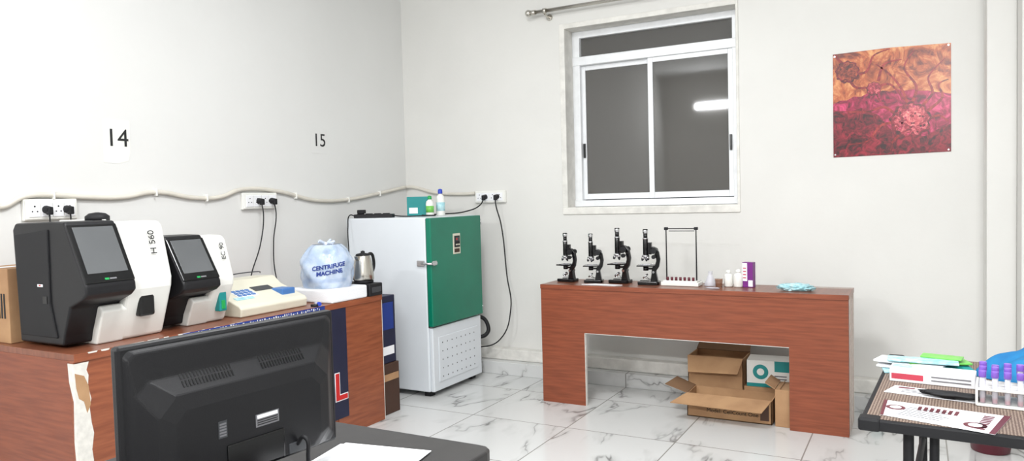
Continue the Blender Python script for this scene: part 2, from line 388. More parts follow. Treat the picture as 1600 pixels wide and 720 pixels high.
def tend(n,pts,w0):
    L=[];Rr=[]
    P2=[Vector(p) for p in pts]; S=[]
    for i in range(len(P2)-1):
        p0=P2[max(i-1,0)];p1=P2[i];p2=P2[i+1];p3=P2[min(i+2,len(P2)-1)]
        for k in range(6):
            t=k/6; S.append(.5*((2*p1)+(-p0+p2)*t+(2*p0-5*p1+4*p2-p3)*t*t+(-p0+3*p1-3*p2+p3)*t**3))
    S.append(P2[-1]); N_=len(S)
    for i,s in enumerate(S):
        d=(S[min(i+1,N_-1)]-S[max(i-1,0)]).normalized(); nn=Vector((-d.y,d.x)); ww=w0*(1-i/N_*.75)
        L.append((s.x*W+nn.x*ww,s.y*H+nn.y*ww)); Rr.append((s.x*W-nn.x*ww,s.y*H-nn.y*ww))
    bm=bmesh.new(); y=-.0045
    a=[bm.verts.new((p[0],y,p[1])) for p in L]; b=[bm.verts.new((p[0],y,p[1])) for p in Rr]
    for i in range(N_-1): bm.faces.new((a[i],a[i+1],b[i+1],b[i]))
    me=bpy.data.meshes.new('tend'); bm.to_mesh(me); bm.free(); finish('print_tendril_'+n,me,P,'art_tend')
tds=[[(.66,.42),(.6,.6),(.5,.75),(.38,.86)],[(.68,.46),(.72,.62),(.62,.8),(.7,.95)],[(.75,.42),(.85,.55),(.82,.7),(.95,.85)],[(.56,.36),(.45,.45),(.3,.42),(.05,.44)],
     [(.55,.3),(.42,.28),(.3,.14),(.12,.12)],[(.6,.2),(.52,.12),(.5,.02)],[(.8,.3),(.9,.34),(.98,.28)],[(.16,.78),(.3,.8),(.36,.94),(.5,.99)],[(.14,.76),(.2,.66),(.34,.63),(.42,.5)],
     [(.36,.63),(.5,.66),(.62,.5)],[(.1,.88),(.04,.95),(.02,.99)],[(.8,.38),(.93,.5),(.9,.62),(.98,.66)],[(.4,.7),(.45,.85),(.6,.88)]]
for i,t_ in enumerate(tds): tend(str(i),t_,.0085)
cellp('a',.67,.31,.10,'art_cell','art_cellc'); cellp('b',.13,.81,.062,'art_cellb'); cellp('c',.36,.63,.038,'art_cell')
for i in range(26):
    a=random.random()*6.28; rr=.08*math.sqrt(random.random())
    x=.67*W+rr*math.cos(a); y=.31*H+rr*math.sin(a); s=.006
    flat('print_bump_%d'%i,[(x+s*math.cos(k),y+s*math.sin(k)) for k in [j*math.pi/4 for j in range(8)]],.0045,'art_rd' if i%2 else 'art_dk')
for i,(x,y) in enumerate(((.01,.015),(W-.012,.015),(.01,H-.02),(W-.012,H-.02))):
    cyl('pin_%d'%i,P,(x,-.008,y),(x,-.001,y),.005,'chrome',seg=12)

# ---------------------------------------------------------------- left bench
lb=E('laboratory_counter',(-2.70,1.57,0))
BL=1.77
box('top',lb,(-.76,0,.70),(.0,BL,.725),'woodv',0.002)
boxes('front_panel',lb,[((-.03,.0,0),(-.004,1.38,.70)),((-.03,1.385,0),(-.004,BL,.70))],'woodh',0.002)
box('end_panel_near',lb,(-.76,.001,0),(-.03,.027,.70),'wood',0.002)
box('end_panel_far',lb,(-.76,BL-.027,0),(-.03,BL,.70),'wood',0.002)
box('front_edge',lb,(-.004,0,.695),(.002,BL,.7252),'woodh',0.001)
prism('torn_laminate',lb,[(-.001,.69),(.055,.69),(.045,.66),(.052,.64),(.048,.6),(.058,.55),(.05,.52),(.055,.46),(.062,.42),(.052,.36),(.058,.3),(.05,.24),(.06,.2),(.052,.15),(.055,.1),(.048,.05),(.05,0),(-.001,0)],'x',-.0035,-.0015,'ply')
prism('torn_core',lb,[(.001,.655),(.035,.64),(.05,.6),(.055,.53),(.04,.50),(.03,.545),(.012,.56),(.004,.6)],'x',-.0014,-.0008,'card')
prism('torn_side',lb,[(-.04,.69),(-.002,.69),(-.002,0),(-.012,0),(-.008,.2),(-.02,.4),(-.012,.55),(-.035,.62)],'y',-.0015,.0015,'ply')
y0=.05
i=0
while y0<.75:
    L_=.015+random.random()*.05
    prism('chip_%d'%i,lb,[(y0,.7255),(y0+L_,.7255),(y0+L_*.9,.7185+random.random()*.004),(y0+L_*.5,.716+random.random()*.004),(y0+L_*.1,.7195)],'x',.0021,.0026,'ply')
    y0+=L_+random.random()*.06; i+=1
prism('blue_tape',lb,[(.45,.724),(1.3,.724),(1.3,.703),(1.1,.7),(.9,.706),(.7,.698),(.5,.705)],'x',.0027,.0035,'bluetext')
boxes('tape_print',lb,[((.0035,.46+i*.014,.705+random.random()*.01),(.0042,.46+i*.014+.003+random.random()*.006,.714+random.random()*.008)) for i in range(58)],'ply',0)
box('banner',lb,(-.003,.95,.105),(-.001,1.463,.705),'navy',0)
text('banner_letter_back',lb,'L',(.0002,1.402,.27),(90,0,90),.20,'paper',bold=.009)
text('banner_letter',lb,'L',(.0017,1.402,.27),(90,0,90),.20,'red',bold=.004)
box('edge_strip_far',lb,(-.03,BL,0),(-.004,BL+.004,.70),'ply',0)

# things on left bench ------------------------------------------------
ZB=.7255
def analyzer(name,loc,depth,h,wb,ww,label,s):
    a=E(name,loc)
    blk=[(-depth,.012),(-depth-.02,h-.03),(-depth,h-.005),(-.06,h),(.03,h*.995),(.15,h*.50),(.152,h*.44),(.125,h*.395),(.045,h*.33),(.0,.05),(-.01,.012)]
    prism('black_module',a,blk,'y',0,wb,'black',0.008,3)
    prism('side_panel',a,[(-depth+.015,.04),(-depth,h-.05),(-.07,h-.03),(-.075,h*.35),(-.04,.04)],'y',-.006,.004,'blackm',0.004)
    wt=[(-depth+.02,.0),(-depth,h-.02),(-.05,h-.008),(.03,h-.01),(.05,h-.03),(.10,h*.50),(.095,h*.42),(.02,.0)]
    prism('white_body',a,wt,'y',wb+.001,wb+ww,'white',0.014,3)
    prism('white_foot',a,[(-.1,.0),(.021,.0),(.068,h*.27),(.05,h*.315),(-.1,h*.315)],'y',wb*.55,wb+.02,'white',0.006)
    n=Vector((h*.495,0,.12)).normalized(); up=Vector((-.12,0,h*.495)).normalized()
    c=Vector((.09,wb*.5,h*.745))
    Mx=Matrix((( 0,up.x,n.x),(1,up.y,n.y),(0,up.z,n.z))).to_4x4()
    sw,sh=wb*.80,h*.40
    bz=box('screen_bezel',a,(-wb*.49,-h*.255,-.004),(wb*.49,h*.25,.004),'blacks',0.004); bz.matrix_local=Matrix.Translation(c+n*.002)@Mx
    sc=box('screen',a,(-sw/2,-sh/2+.012,.0),(sw/2,sh/2+.012,.0025),'scr',0.0005); sc.matrix_local=Matrix.Translation(c+n*.0045)@Mx
    mk=box('maker_mark',a,(-.022,-.004,0),(-.006,.004,.001),'greenp',0); mk.matrix_local=Matrix.Translation(c+n*.0062-up*(h*.228))@Mx
    mk=box('maker_mark_bar',a,(-.003,-.003,0),(.024,.003,.001),'greyink',0); mk.matrix_local=Matrix.Translation(c+n*.0062-up*(h*.228))@Mx
    n2=Vector((h*.47,0,.05)).normalized(); up2=Vector((-.05,0,h*.47)).normalized()
    tx=text('model_label',a,label,(0,0,0),(0,0,0),.04*s,'ink',ext=.0006)
    c2=Vector((.072,wb+ww*.66,h*.80))
    tx.matrix_local=Matrix.Translation(c2+n2*.0015)@Matrix(((up2.x,0,n2.x),(up2.y,-1,n2.y),(up2.z,0,n2.z))).to_4x4()
    return a
a1=analyzer('hematology_analyzer',(-2.83,1.615,ZB),.30,.485,.20,.20,'H 560',1.0)
box('sample_slot',a1,(.045,.255,.09),(.084,.325,.24),'blacks',0.01)
box('side_port',a1,(-.12,-.008,.17),(-.09,-.003,.20),'blacks',0.001)
box('side_sticker_white',a1,(-.15,-.0075,.235),(-.115,-.006,.245),'paper',0)
box('side_sticker_red',a1,(-.14,-.008,.238),(-.128,-.0062,.243),'red',0)
lathe('top_dome',a1,[(.045,0),(.045,.018),(.03,.03),(.005,.034)],(-.08,.20,.482),'blackm')
box('white_trim',a1,(-.33,.19,.47),(-.02,.2,.487),'white',0.003)
a2=analyzer('electrolyte_analyzer',(-2.86,2.05,ZB),.24,.405,.19,.12,'EC 90',.8)
box('reagent_window',a2,(.045,.235,.05),(.08,.275,.19),'teal',0.004)
box('reagent_level',a2,(.06,.245,.06),(.083,.265,.1),'greenp',0.002)
s=E('biochemistry_analyzer',(-2.80,2.41,ZB))
prism('body',s,[(-.36,.01),(-.36,.15),(-.22,.155),(-.17,.115),(.0,.055),(.015,.04),(.01,.0),(-.35,.0)],'y',0,.43,'cream',0.01,3)
sl=Vector((.17,0,-.06)).normalized(); nn=Vector((.06,0,.17)).normalized()
def onslope(u,v,wu,wv,h,m,name):
    c=Vector((-.17,v,.115))+sl*u
    o=box(name,s,(-wu/2,-wv/2,-.001),(wu/2,wv/2,h),m,0.001)
    o.matrix_local=Matrix.Translation(c)@Matrix(((sl.x,0,nn.x),(0,1,0),(sl.z,0,nn.z))).to_4x4()
onslope(.06,.13,.08,.12,.003,'paper','keypad_label')
for i in range(4):
    for j in range(3): onslope(.035+j*.024,.085+i*.028,.017,.021,.006,'blue','key_%d_%d'%(i,j))
onslope(.03,.27,.05,.12,.003,'dkgrey','display'); onslope(.11,.09,.03,.11,.003,'ltblue','strip_label')
box('printer_cover',s,(-.3,.02,.15),(-.235,.16,.17),'cream',0.006)
box('cuvette_block',s,(-.15,.31,.06),(-.04,.40,.10),'blue',0.006)
tube('tray_loop',s,[(-.3,.15,.17),(-.22,.2,.185),(-.2,.3,.185),(-.27,.38,.17)],.003,'dkgrey')
prism('side_vent',s,[(-.33,.02),(-.33,.1),(-.2,.1),(-.1,.05),(-.1,.02)],'y',.428,.434,'blue',0.001)
# thermocol slab, centrifuge, bag
th=box('thermocol_slab',None,(-3.02,2.93,ZB),(-2.70,3.215,ZB+.07),'thermocol',0.008)
ce=E('bagged_centrifuge',(-2.86,3.075,ZB+.0705)); 
lathe('body',ce,[(.09,0),(.105,.02),(.108,.09),(.10,.13),(.085,.145),(.08,.17),(.02,.18)],(0,0,0),'whiteM')
lathe('body_band',ce,[(.1055,.03),(.1085,.031),(.1095,.05),(.108,.051)],(0,0,0),'blue')
lathe('lid_knob',ce,[(.02,.18),(.02,.2),(.01,.205)],(0,0,0),'dkgrey')
def bagr(a,z):
    Hh=.235; k=z/Hh
    base=.14*(max(0.0,1-abs((k-.38)/.70)**2.6))**.5
    return base*(1+.035*math.sin(5*a+z*40)+.02*math.sin(11*a-z*30)+.05*mnoise.noise(Vector((math.cos(a)*2.5,math.sin(a)*2.5,z*18))))
bm=bmesh.new(); rings=[]; NZ=44;NA=96
for j in range(NZ+1):
    z=.002+.235*.985*j/NZ
    rr=[]
    for i in range(NA):
        a=2*math.pi*i/NA; r_=max(bagr(a,z),.012)
        rr.append(bm.verts.new((r_*math.cos(a),r_*math.sin(a),z)))
    rings.append(rr)
for a,b in zip(rings,rings[1:]):
    for i in range(NA): bm.faces.new((a[i],a[(i+1)%NA],b[(i+1)%NA],b[i])).smooth=True
me=bpy.data.meshes.new('bag'); bm.to_mesh(me); bm.free(); finish('plastic_bag',me,ce,'bag')
for i in range(7):
    a=i*.9; tube('bag_tuft_%d'%i,ce,[(0,0,.21),(.012*math.cos(a),.012*math.sin(a),.235),(.045*math.cos(a),.045*math.sin(a),.25+.008*(i%3)-.01)],.008,'bagsolid')
def bagtext(nm,sx,zc,size):
    cu=bpy.data.curves.new(nm,'FONT'); cu.body=sx; cu.size=size; cu.align_x='CENTER'; cu.align_y='CENTER'; cu.offset=.0012
    o=curve2mesh(cu,nm,ce,'bluetext',False)
    for v in o.data.vertices:
        a=math.radians(-43)+v.co.x/.138; z=zc+v.co.y+.012*math.sin(v.co.x*12)
        r_=bagr(a,z)+.004
        v.co=Vector((r_*math.cos(a),r_*math.sin(a),z))
bagtext('bag_writing_1','CENTRIFUGE',.12,.031); bagtext('bag_writing_2','MACHINE',.088,.031)
# kettle on black stabiliser
sb=E('voltage_adapter',(-2.82,3.283,ZB)); box('case',sb,(-.13,-.058,0),(.13,.055,.07),'blackm',0.006)
box('vent_strip',sb,(.125,-.04,.02),(.132,.04,.05),'dkgrey',0.001)
k=E('electric_kettle',(-2.785,3.287,ZB+.0705))
lathe('power_base',k,[(.055,0),(.057,.008),(.054,.014)],(0,0,0),'blackm')
lathe('steel_body',k,[(.056,.015),(.060,.02),(.059,.05),(.050,.12),(.043,.15),(.041,.158)],(0,0,0),'steel')
lathe('lid',k,[(.042,.156),(.038,.165),(.012,.171),(.012,.18),(.002,.184)],(0,0,0),'blackm')
prism('spout',k,[(-.012,.12),(-.012,.157),(-.035,.155),(-.028,.14)],'x',-.012,.012,'steel',0.002).location=(0,-.028,0)
tube('handle',k,[(0,.038,.155),(0,.075,.16),(0,.092,.13),(0,.088,.07),(0,.058,.04)],.009,'blackm')
cb=E('cardboard_carton',(-3.42,1.60,ZB)); box('carton',cb,(0,0,0),(.245,.26,.30),'card',0.003)
box('tape',cb,(.10,-.001,.0),(.15,.2605,.3008),'paper',0); 
for i in range(3): box('print_%d'%i,cb,(.17+.02*i,-.0015,.1),(.18+.02*i,-.0005,.2),'ink',0)
v=E('sample_vial',(-2.76,2.87,ZB)); cyl('vial',v,(0,0,.010),(.04,-.02,.010),.009,'tubeg'); cyl('cap',v,(.04,-.02,.011),(.055,-.028,.011),.0105,'bluecap')
v=E('sample_vial',(-2.725,2.80,ZB)); cyl('vial',v,(0,0,.008),(.03,.02,.008),.007,'black')
nb=E('storage_carton',(-3.1,3.37,0)); box('carton_low',nb,(0,0,0),(.36,.16,.30),'brown',0.004)
boxes('slats',nb,[((.3605,.01,.2),(.3635,.15,.24))],'card',0.001)
nb2=E('reagent_carton',(-3.1,3.37,.301)); box('carton',nb2,(0,0,0),(.35,.15,.40),'navy',0.004); box('label',nb2,(.3505,.02,.05),(.352,.13,.10),'paper',0); box('band',nb2,(.3505,.02,.2),(.352,.13,.36),'bluetext',0)

# ---------------------------------------------------------------- incubator
FX,Y0,Y1=-2.69,3.82,4.43
f=E('laboratory_incubator',(FX,Y0,0))
FW=Y1-Y0; D=.68; FH=1.15
box('cabinet',f,(-D,0,.035),(-.035,FW,FH),'whiteM',0.008)
box('plinth',f,(-.035,.012,.035),(-.008,FW-.012,.445),'whiteM',0.006)
boxes('feet',f,[((-D+.03,.03,0),(-D+.08,.08,.036)),((-.1,.03,0),(-.05,.08,.036)),((-D+.03,FW-.08,0),(-D+.08,FW-.03,.036)),((-.1,FW-.08,0),(-.05,FW-.03,.036))],'blackm',0.003)
box('door',f,(-.033,0,.455),(.006,FW,FH-.004),'green',0.006)
box('door_gasket',f,(-.036,.005,.45),(-.03,FW-.005,FH-.01),'blackm',0.001)
box('vent_plate',f,(-.008,.07,.09),(-.003,FW-.07,.38),'whiteM',0.003)
for i in range(8):
    for j in range(5):
        cyl('vent_hole_%d_%d'%(i,j),f,(-.0035,.11+i*.055,.12+j*.055),(-.0022,.11+i*.055,.12+j*.055),.0045,'dkgrey',seg=10)
boxes('door_latch',f,[((.006,.006,.845),(.016,.05,.875)),((.014,-.012,.85),(.03,.035,.87))],'chrome',0.004)
box('latch_keeper',f,(-.1,-.012,.84),(-.045,0,.878),'chrome',0.003); cyl('latch_arm',f,(-.06,-.018,.859),(.022,-.014,.859),.007,'chrome')
box('control_panel',f,(.006,.25,.90),(.010,.335,1.035),'cream',0.001)
box('control_bezel',f,(.0102,.262,.945),(.016,.323,1.02),'blackm',0.002)
box('control_display',f,(.0162,.268,.985),(.017,.317,1.012),'dkgrey',0)
box('display_digits',f,(.0172,.275,.992),(.0176,.29,1.004),'red',0)
for i in range(3):
    cyl('control_button_%d'%i,f,(.016,.275+i*.017,.962),(.019,.275+i*.017,.962),.005,'cream',seg=12)
box('control_marks',f,(.0102,.262,.91),(.011,.323,.935),'brown',0)
for z in (.5,1.1): cyl('hinge_%s'%z,f,(.0,FW+.004,z-.02),(.0,FW+.004,z+.02),.007,'chrome')
tube('drain_hose',f,[(-.1,FW-.01,.4),(-.05,FW+.05,.42),(-.0,FW+.07,.36),(.0,FW+.05,.3),(-.08,FW-.01,.28)],.014,'blackm')
ZT=FH+.0005
bx=E('teal_carton',(-3.04,4.20,ZT),25); box('carton',bx,(-.075,-.055,0),(.075,.055,.135),'teal',0.003); box('label',bx,(-.06,-.0562,.02),(.0,-.0552,.06),'paper',0); box('side_label',bx,(.0752,-.035,.03),(.0762,.035,.1),'paper',0)
def bottle(name,x,y,z,r_,h,cap,lab,m='white'):
    o=E(name,(x,y,z)); lathe('bottle_body',o,[(r_*.92,0),(r_,.006),(r_,h*.62),(r_*.85,h*.72),(r_*.42,h*.80),(r_*.42,h*.86)],(0,0,0),m)
    lathe('cap',o,[(r_*.52,h*.82),(r_*.54,h*.84),(r_*.5,h*.97),(r_*.2,h)],(0,0,0),cap)
    if lab: lathe('label',o,[(r_*.9,h*.18),(r_*1.015,h*.181),(r_*1.015,h*.5),(r_*.9,h*.501)],(0,0,0),lab)
    return o
bottle('reagent_bottle',-2.915,4.15,ZT,.027,.14,'greenp','lime')
bottle('reagent_bottle',-2.885,4.235,ZT,.030,.185,'bluecap','ltblue')
o=E('power_strip',(-3.2,3.93,ZT),20); box('strip',o,(-.15,-.03,0),(.12,.03,.025),'black',0.004)
for i in range(4): box('outlet_%d'%i,o,(-.13+i*.06,-.02,.0252),(-.09+i*.06,.02,.03),'blackm',0.002)
box('adapter',o,(-.13,-.02,.03),(-.08,.025,.055),'blackm',0.005)
tube('cord',o,[(.12,0,.012),(.2,-.03,.006),(.3,.0,.006),(.4,.04,.006)],.004,'blackm')
tube('cord_down',o,[(-.15,0,.015),(-.17,-.05,.02),(-.165,-.1,-.05),(-.15,-.14,-.25),(-.14,-.2,-.38)],.004,'blackm')

# ---------------------------------------------------------------- right bench
rb=E('microscope_bench',(-2.035,4.05,0))
BW=1.728; BD=.33; lw=.285; zo=.44; th_=.025
prism('front_panel',rb,[(0,0),(lw,0),(lw,zo),(BW-lw,zo),(BW-lw,0),(BW,0),(BW,.70),(0,.70)],'y',0,th_,'wood',0.0008,1)
box('top',rb,(0,-.003,.70),(BW+.003,BD,.725),'woodv',0.002)
box('top_edge',rb,(-.001,-.005,.699),(BW,-.002,.7255),'wood',0.001)
boxes('side_panels',rb,[((0,th_,0),(.02,BD,.70)),((BW-.02,th_,0),(BW,BD,.70))],'woodh',0.001)
boxes('edge_stripes',rb,[((BW+.0002,.045+.085*i,0),(BW+.0025,.065+.085*i,.70)) for i in range(4)],'ply')
boxes('cutout_edging',rb,[((lw+.0002,.001,0),(lw+.003,th_,zo)),((lw,.001,zo-.003),(BW-lw,th_,zo-.0002))],'ply')
boxes('top_stripes',rb,[((BW-.35,BD-.03-.03*i,.7252),(BW+.001,BD-.022-.03*i,.7258)) for i in range(2)],'ply')

def microscope(loc,rz,sc=1.0):
    o=E('microscope',loc,rz); o.scale=(sc,)*3
    prism('foot',o,[(-.07,-.045),(-.07,-.02),(-.01,-.018),(-.01,.018),(-.07,.02),(-.07,.045),(.045,.045),(.055,.03),(.055,-.03),(.045,-.045)],'z',0,.02,'blacks',0.004)
    prism('pillar',o,[(.0,.018),(.045,.018),(.035,.075),(.01,.075)],'y',-.016,.016,'blacks',0.003)
    cyl('tilt_joint',o,(.022,-.024,.075),(.022,.024,.075),.012,'blacks')
    for dy in (-.026,.026): cyl('tilt_screw',o,(.022,dy,.075),(.022,dy*1.15,.075),.007,'chrome',seg=12)
    prism('arm',o,[(.008,.078),(.03,.074),(.052,.105),(.06,.15),(.052,.195),(.03,.222),(.004,.228),(.004,.205),(.022,.195),(.034,.165),(.036,.14),(.028,.115),(.01,.1)],'y',-.011,.011,'blacks',0.004)
    box('stage',o,(-.075,-.045,.108),(.022,.045,.116),'blacks',0.002)
    boxes('stage_clips',o,[((-.06,-.03,.116),(.01,-.025,.119)),((-.06,.025,.116),(.01,.03,.119))],'chrome',0.0005)
    box('slide',o,(-.04,-.036,.1162),(-.015,.036,.1175),'tubeg',0)
    cyl('condenser',o,(-.027,0,.082),(-.027,0,.108),.016,'blacks'); box('condenser_arm',o,(-.027,-.006,.088),(.02,.006,.1),'blacks',0.001)
    m=cyl('mirror',o,(-.027,0,.045),(-.033,0,.052),.02,'chrome',seg=24); tube('mirror_fork',o,[(-.03,-.023,.048),(-.02,-.02,.035),(.002,0,.03)],.002,'chrome'); tube('mirror_fork_2',o,[(-.03,.023,.048),(-.02,.02,.035),(.002,0,.03)],.002,'chrome')
    box('tube_slide',o,(-.012,-.014,.178),(.01,.014,.25),'blacks',0.002)
    cyl('body_tube',o,(-.027,0,.172),(-.027,0,.272),.0155,'blacks',bevel=.001)
    cyl('collar',o,(-.027,0,.268),(-.027,0,.276),.0175,'chrome')
    cyl('draw_tube',o,(-.027,0,.275),(-.027,0,.303),.0125,'blacks')
    cyl('eyepiece',o,(-.027,0,.303),(-.027,0,.322),.0155,'chrome',.0165,bevel=.001)
    cyl('eyepiece_ring',o,(-.027,0,.322),(-.027,0,.328),.0165,'blacks',.013)
    sph('nosepiece',o,(-.027,0,.168),.024,'chrome',(1,1,.5))
    for a,l in ((0,.03),(120,.024),(240,.02)):
        ar=math.radians(a+90); dx,dy=math.cos(ar),math.sin(ar)
        p0=Vector((-.027+.013*dx,.013*dy,.164)); d=Vector((dx*.45,dy*.45,-1)).normalized()
        cyl('objective',o,p0,p0+d*l*.6,.009,'chrome',seg=16); cyl('objective_tip',o,p0+d*l*.6,p0+d*l*1.05,.009,'blackm',.004,seg=16)
    for z,rr in ((.20,.017),(.165,.012)):
        cyl('focus_shaft',o,(.025,-.03,z),(.025,.03,z),.005,'chrome',seg=12)
        for sgn in (-1,1): cyl('focus_knob',o,(.025,sgn*.024,z),(.025,sgn*.04,z),rr,'blackm',seg=24,bevel=.0015)
ZR=.7258
for x,y,rz,sc in ((-1.925,4.235,-8,.93),(-1.745,4.225,12,.92),(-1.58,4.25,-5,1.02),(-1.39,4.22,8,1.0)):
    microscope((x,y,ZR),rz,sc)

es=E('tube_rack_stand',(-1.205,4.225,ZR))
box('base',es,(-.11,-.05,0),(.11,.05,.022),'white',0.004)
box('base_top',es,(-.1,-.04,.022),(.1,.04,.03),'white',0.002)
tube('frame',es,[(-.088,0,.03),(-.088,0,.33),(.088,0,.33),(.088,0,.03)],.0045,'blackm',bz=False)
tube('frame_inner',es,[(-.075,.012,.315),(.075,.012,.315)],.002,'blackm',bz=False)
boxes('frame_tabs',es,[((-.098,-.01,.322),(-.078,.01,.338)),((.078,-.01,.322),(.098,.01,.338))],'blackm',0.002)
for i in range(7): cyl('tube_seat_%d'%i,es,(-.075+i*.025,-.025,.03),(-.075+i*.025,-.025,.05),.0075,'maroon',seg=12)
fl=E('glass_flask',(-1.045,4.25,ZR)); lathe('flask',fl,[(.034,0),(.036,.006),(.016,.055),(.012,.062),(.012,.08),(.015,.083)],(0,0,0),'tubeg')
ap=E('amber_cup',(-.985,4.20,ZR)); lathe('cup',ap,[(.018,0),(.022,.045),(.024,.047)],(0,0,0),'amber')
bottle('white_bottle',-.94,4.24,ZR,.025,.095,'white',None); bottle('white_bottle',-.885,4.235,ZR,.025,.10,'white',None)
pb=E('medicine_carton',(-.832,4.25,ZR),-10); box('carton',pb,(-.028,-.02,0),(.032,.02,.14),'purple',0.001)
box('label',pb,(-.027,-.0208,.035),(.0,-.0202,.135),'paper',0); boxes('label_bars',pb,[((-.023,-.0215,.05+.018*i),(-.006,-.0209,.056+.018*i)) for i in range(4)],'pinkp'); box('white_side',pb,(.006,-.0208,.005),(.031,-.0202,.04),'paper',0)
lp=E('plastic_packet',(-.575,4.16,ZR+.0005)); sph('packet',lp,(0,0,.018),.075,'ltblue',(1.1,.6,.28),.45,12,4,0); sph('packet_end',lp,(.06,.01,.013),.04,'ltblue',(1,.7,.32),.4,14,3,0)
gl=E('latex_glove',(-1.0,4.12,ZR)); sph('palm',gl,(0,0,.004),.03,'tubeg',(1.3,.6,.13),.3,10,3,0)
sp=E('slide_tray',(-1.66,4.12,ZR)); prism('tray',sp,[(-.12,-.03),(.1,-.04),(.13,.0),(-.05,.02)],'z',0,.004,'paper',0.001)

# boxes under bench
ob=E('open_carton',(-1.15,4.10,0))
w_,d_,h_=.46,.19,.13
boxes('walls',ob,[((0,0,0),(w_,.006,h_)),((0,d_-.006,0),(w_,d_,h_)),((0,0,0),(.006,d_,h_)),((w_-.006,0,0),(w_,d_,h_)),((0,0,0),(w_,d_,.006))],'card',0.001)
prism('front_flap',ob,[(.0,0),(w_,0),(w_-.03,-.14),(-.06,-.13)],'z',0,.004,'card').matrix_local=Matrix.Translation((0,.0,h_))@Matrix.Rotation(math.radians(14),4,'X')
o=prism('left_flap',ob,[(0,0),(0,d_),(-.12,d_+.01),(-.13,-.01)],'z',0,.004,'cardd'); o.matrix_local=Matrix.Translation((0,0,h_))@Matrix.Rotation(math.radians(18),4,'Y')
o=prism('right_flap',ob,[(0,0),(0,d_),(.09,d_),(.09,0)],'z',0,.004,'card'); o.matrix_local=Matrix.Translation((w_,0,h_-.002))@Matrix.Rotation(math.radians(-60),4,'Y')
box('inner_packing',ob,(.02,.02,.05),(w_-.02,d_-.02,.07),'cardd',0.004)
text('print_model',ob,'Model: CellCount One',(.25,-.0008,.045),(90,0,0),.03,'ink',ext=.0003)
box('print_patch',ob,(.40,-.0015,.02),(.445,-.0005,.11),'brown',0)
c2=E('cardboard_carton',(-1.2,4.31,0)); boxes('walls',c2,[((0,0,0),(.32,.006,.30)),((0,.204,0),(.32,.21,.30)),((0,0,0),(.006,.21,.30)),((.314,0,0),(.32,.21,.30)),((0,0,0),(.32,.21,.006))],'card',0.001)
o=prism('flap_front',c2,[(0,0),(.32,0),(.30,-.10),(.02,-.11)],'z',0,.004,'card'); o.matrix_local=Matrix.Translation((0,0,.30))@Matrix.Rotation(math.radians(50),4,'X')
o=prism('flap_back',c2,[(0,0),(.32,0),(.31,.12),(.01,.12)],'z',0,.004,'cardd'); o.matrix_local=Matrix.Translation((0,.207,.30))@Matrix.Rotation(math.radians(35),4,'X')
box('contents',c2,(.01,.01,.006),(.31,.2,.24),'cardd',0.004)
c3=E('cardboard_carton',(-.875,4.30,0)); box('carton',c3,(0,0,0),(.285,.2,.15),'card',0.003)
wb=E('glove_carton',(-.86,4.31,.1505),4); box('carton',wb,(0,0,0),(.235,.16,.15),'white',0.002)
box('band',wb,(.15,-.001,.09),(.235,-.0002,.15),'teal',0); box('band_low',wb,(0,-.001,.0),(.235,-.0002,.02),'teal',0)
cc=(.075,.085)
prism('round_mark',wb,[(cc[0]+.042*math.cos(a),cc[1]+.042*math.sin(a)) for a in [j*math.pi/16 for j in range(32)]],'y',-.0012,-.0003,'teal')
prism('round_mark_inner',wb,[(cc[0]+.02*math.cos(a),cc[1]+.02*math.sin(a)) for a in [j*math.pi/16 for j in range(32)]],'y',-.0018,-.0012,'white')
boxes('print_bars',wb,[((.15,-.0012,.03+.016*i),(.215,-.0003,.037+.016*i)) for i in range(3)],'greyink')
c4=E('cardboard_carton',(-.672,4.09,0)); box('carton',c4,(0,0,0),(.075,.19,.2),'card',0.003); prism('flap',c4,[(0,.2),(.0,.204),(-.05,.235),(-.05,.23)],'y',0,.19,'card')

# ---------------------------------------------------------------- desk and monitor
d=E('office_desk',(-1.5,-.25,0))
prism('top',d,[(0,0),(.71,0),(.71,1.555),(.705,1.575),(.69,1.588),(.67,1.59),(0,1.59)],'z',.695,.725,'desk',0.006,3)
boxes('side_panels',d,[((.03,1.50,0),(.66,1.525,.695)),((.03,.05,0),(.66,.075,.695))],'blackm',0.002)
box('modesty_panel',d,(.60,.075,.2),(.62,1.5,.695),'blackm',0.002)
mo=E('computer_monitor',(-1.076,.930,.7262),-6)
box('stand_base',mo,(-.11,-.11,0),(.06,.11,.012),'blacks',0.005)
prism('stand_neck',mo,[(-.035,.01),(.03,.01),(.02,.12),(-.01,.12)],'y',-.035,.035,'blacks',0.005)
box('screen_shell',mo,(-.03,-.222,.034),(-.008,.222,.306),'black',0.006)
box('display',mo,(-.0312,-.208,.05),(-.030,.208,.294),'blacks',0)
bm=bmesh.new()
def ring(x,y0,y1,z0,z1,c):
    P_=[(y0+c,z0),(y1-c,z0),(y1,z0+c),(y1,z1-c),(y1-c,z1),(y0+c,z1),(y0,z1-c),(y0,z0+c)]
    return [bm.verts.new((x,a,b)) for a,b in P_]
rs=[ring(-.010,-.215,.215,.040,.300,.008),ring(-.002,-.208,.208,.042,.292,.012),ring(.002,-.20,.20,.044,.245,.02),ring(.024,-.175,.175,.05,.215,.03),ring(.03,-.15,.15,.055,.19,.02)]
for a,b in zip(rs,rs[1:]):
    for i in range(8): bm.faces.new((a[i],a[(i+1)%8],b[(i+1)%8],b[i]))
bm.faces.new(rs[-1]); bmesh.ops.recalc_face_normals(bm,faces=bm.faces); bev(bm,.003,2,.25)
me=bpy.data.meshes.new('back'); bm.to_mesh(me); bm.free(); finish('back_cover',me,mo,'black',False)
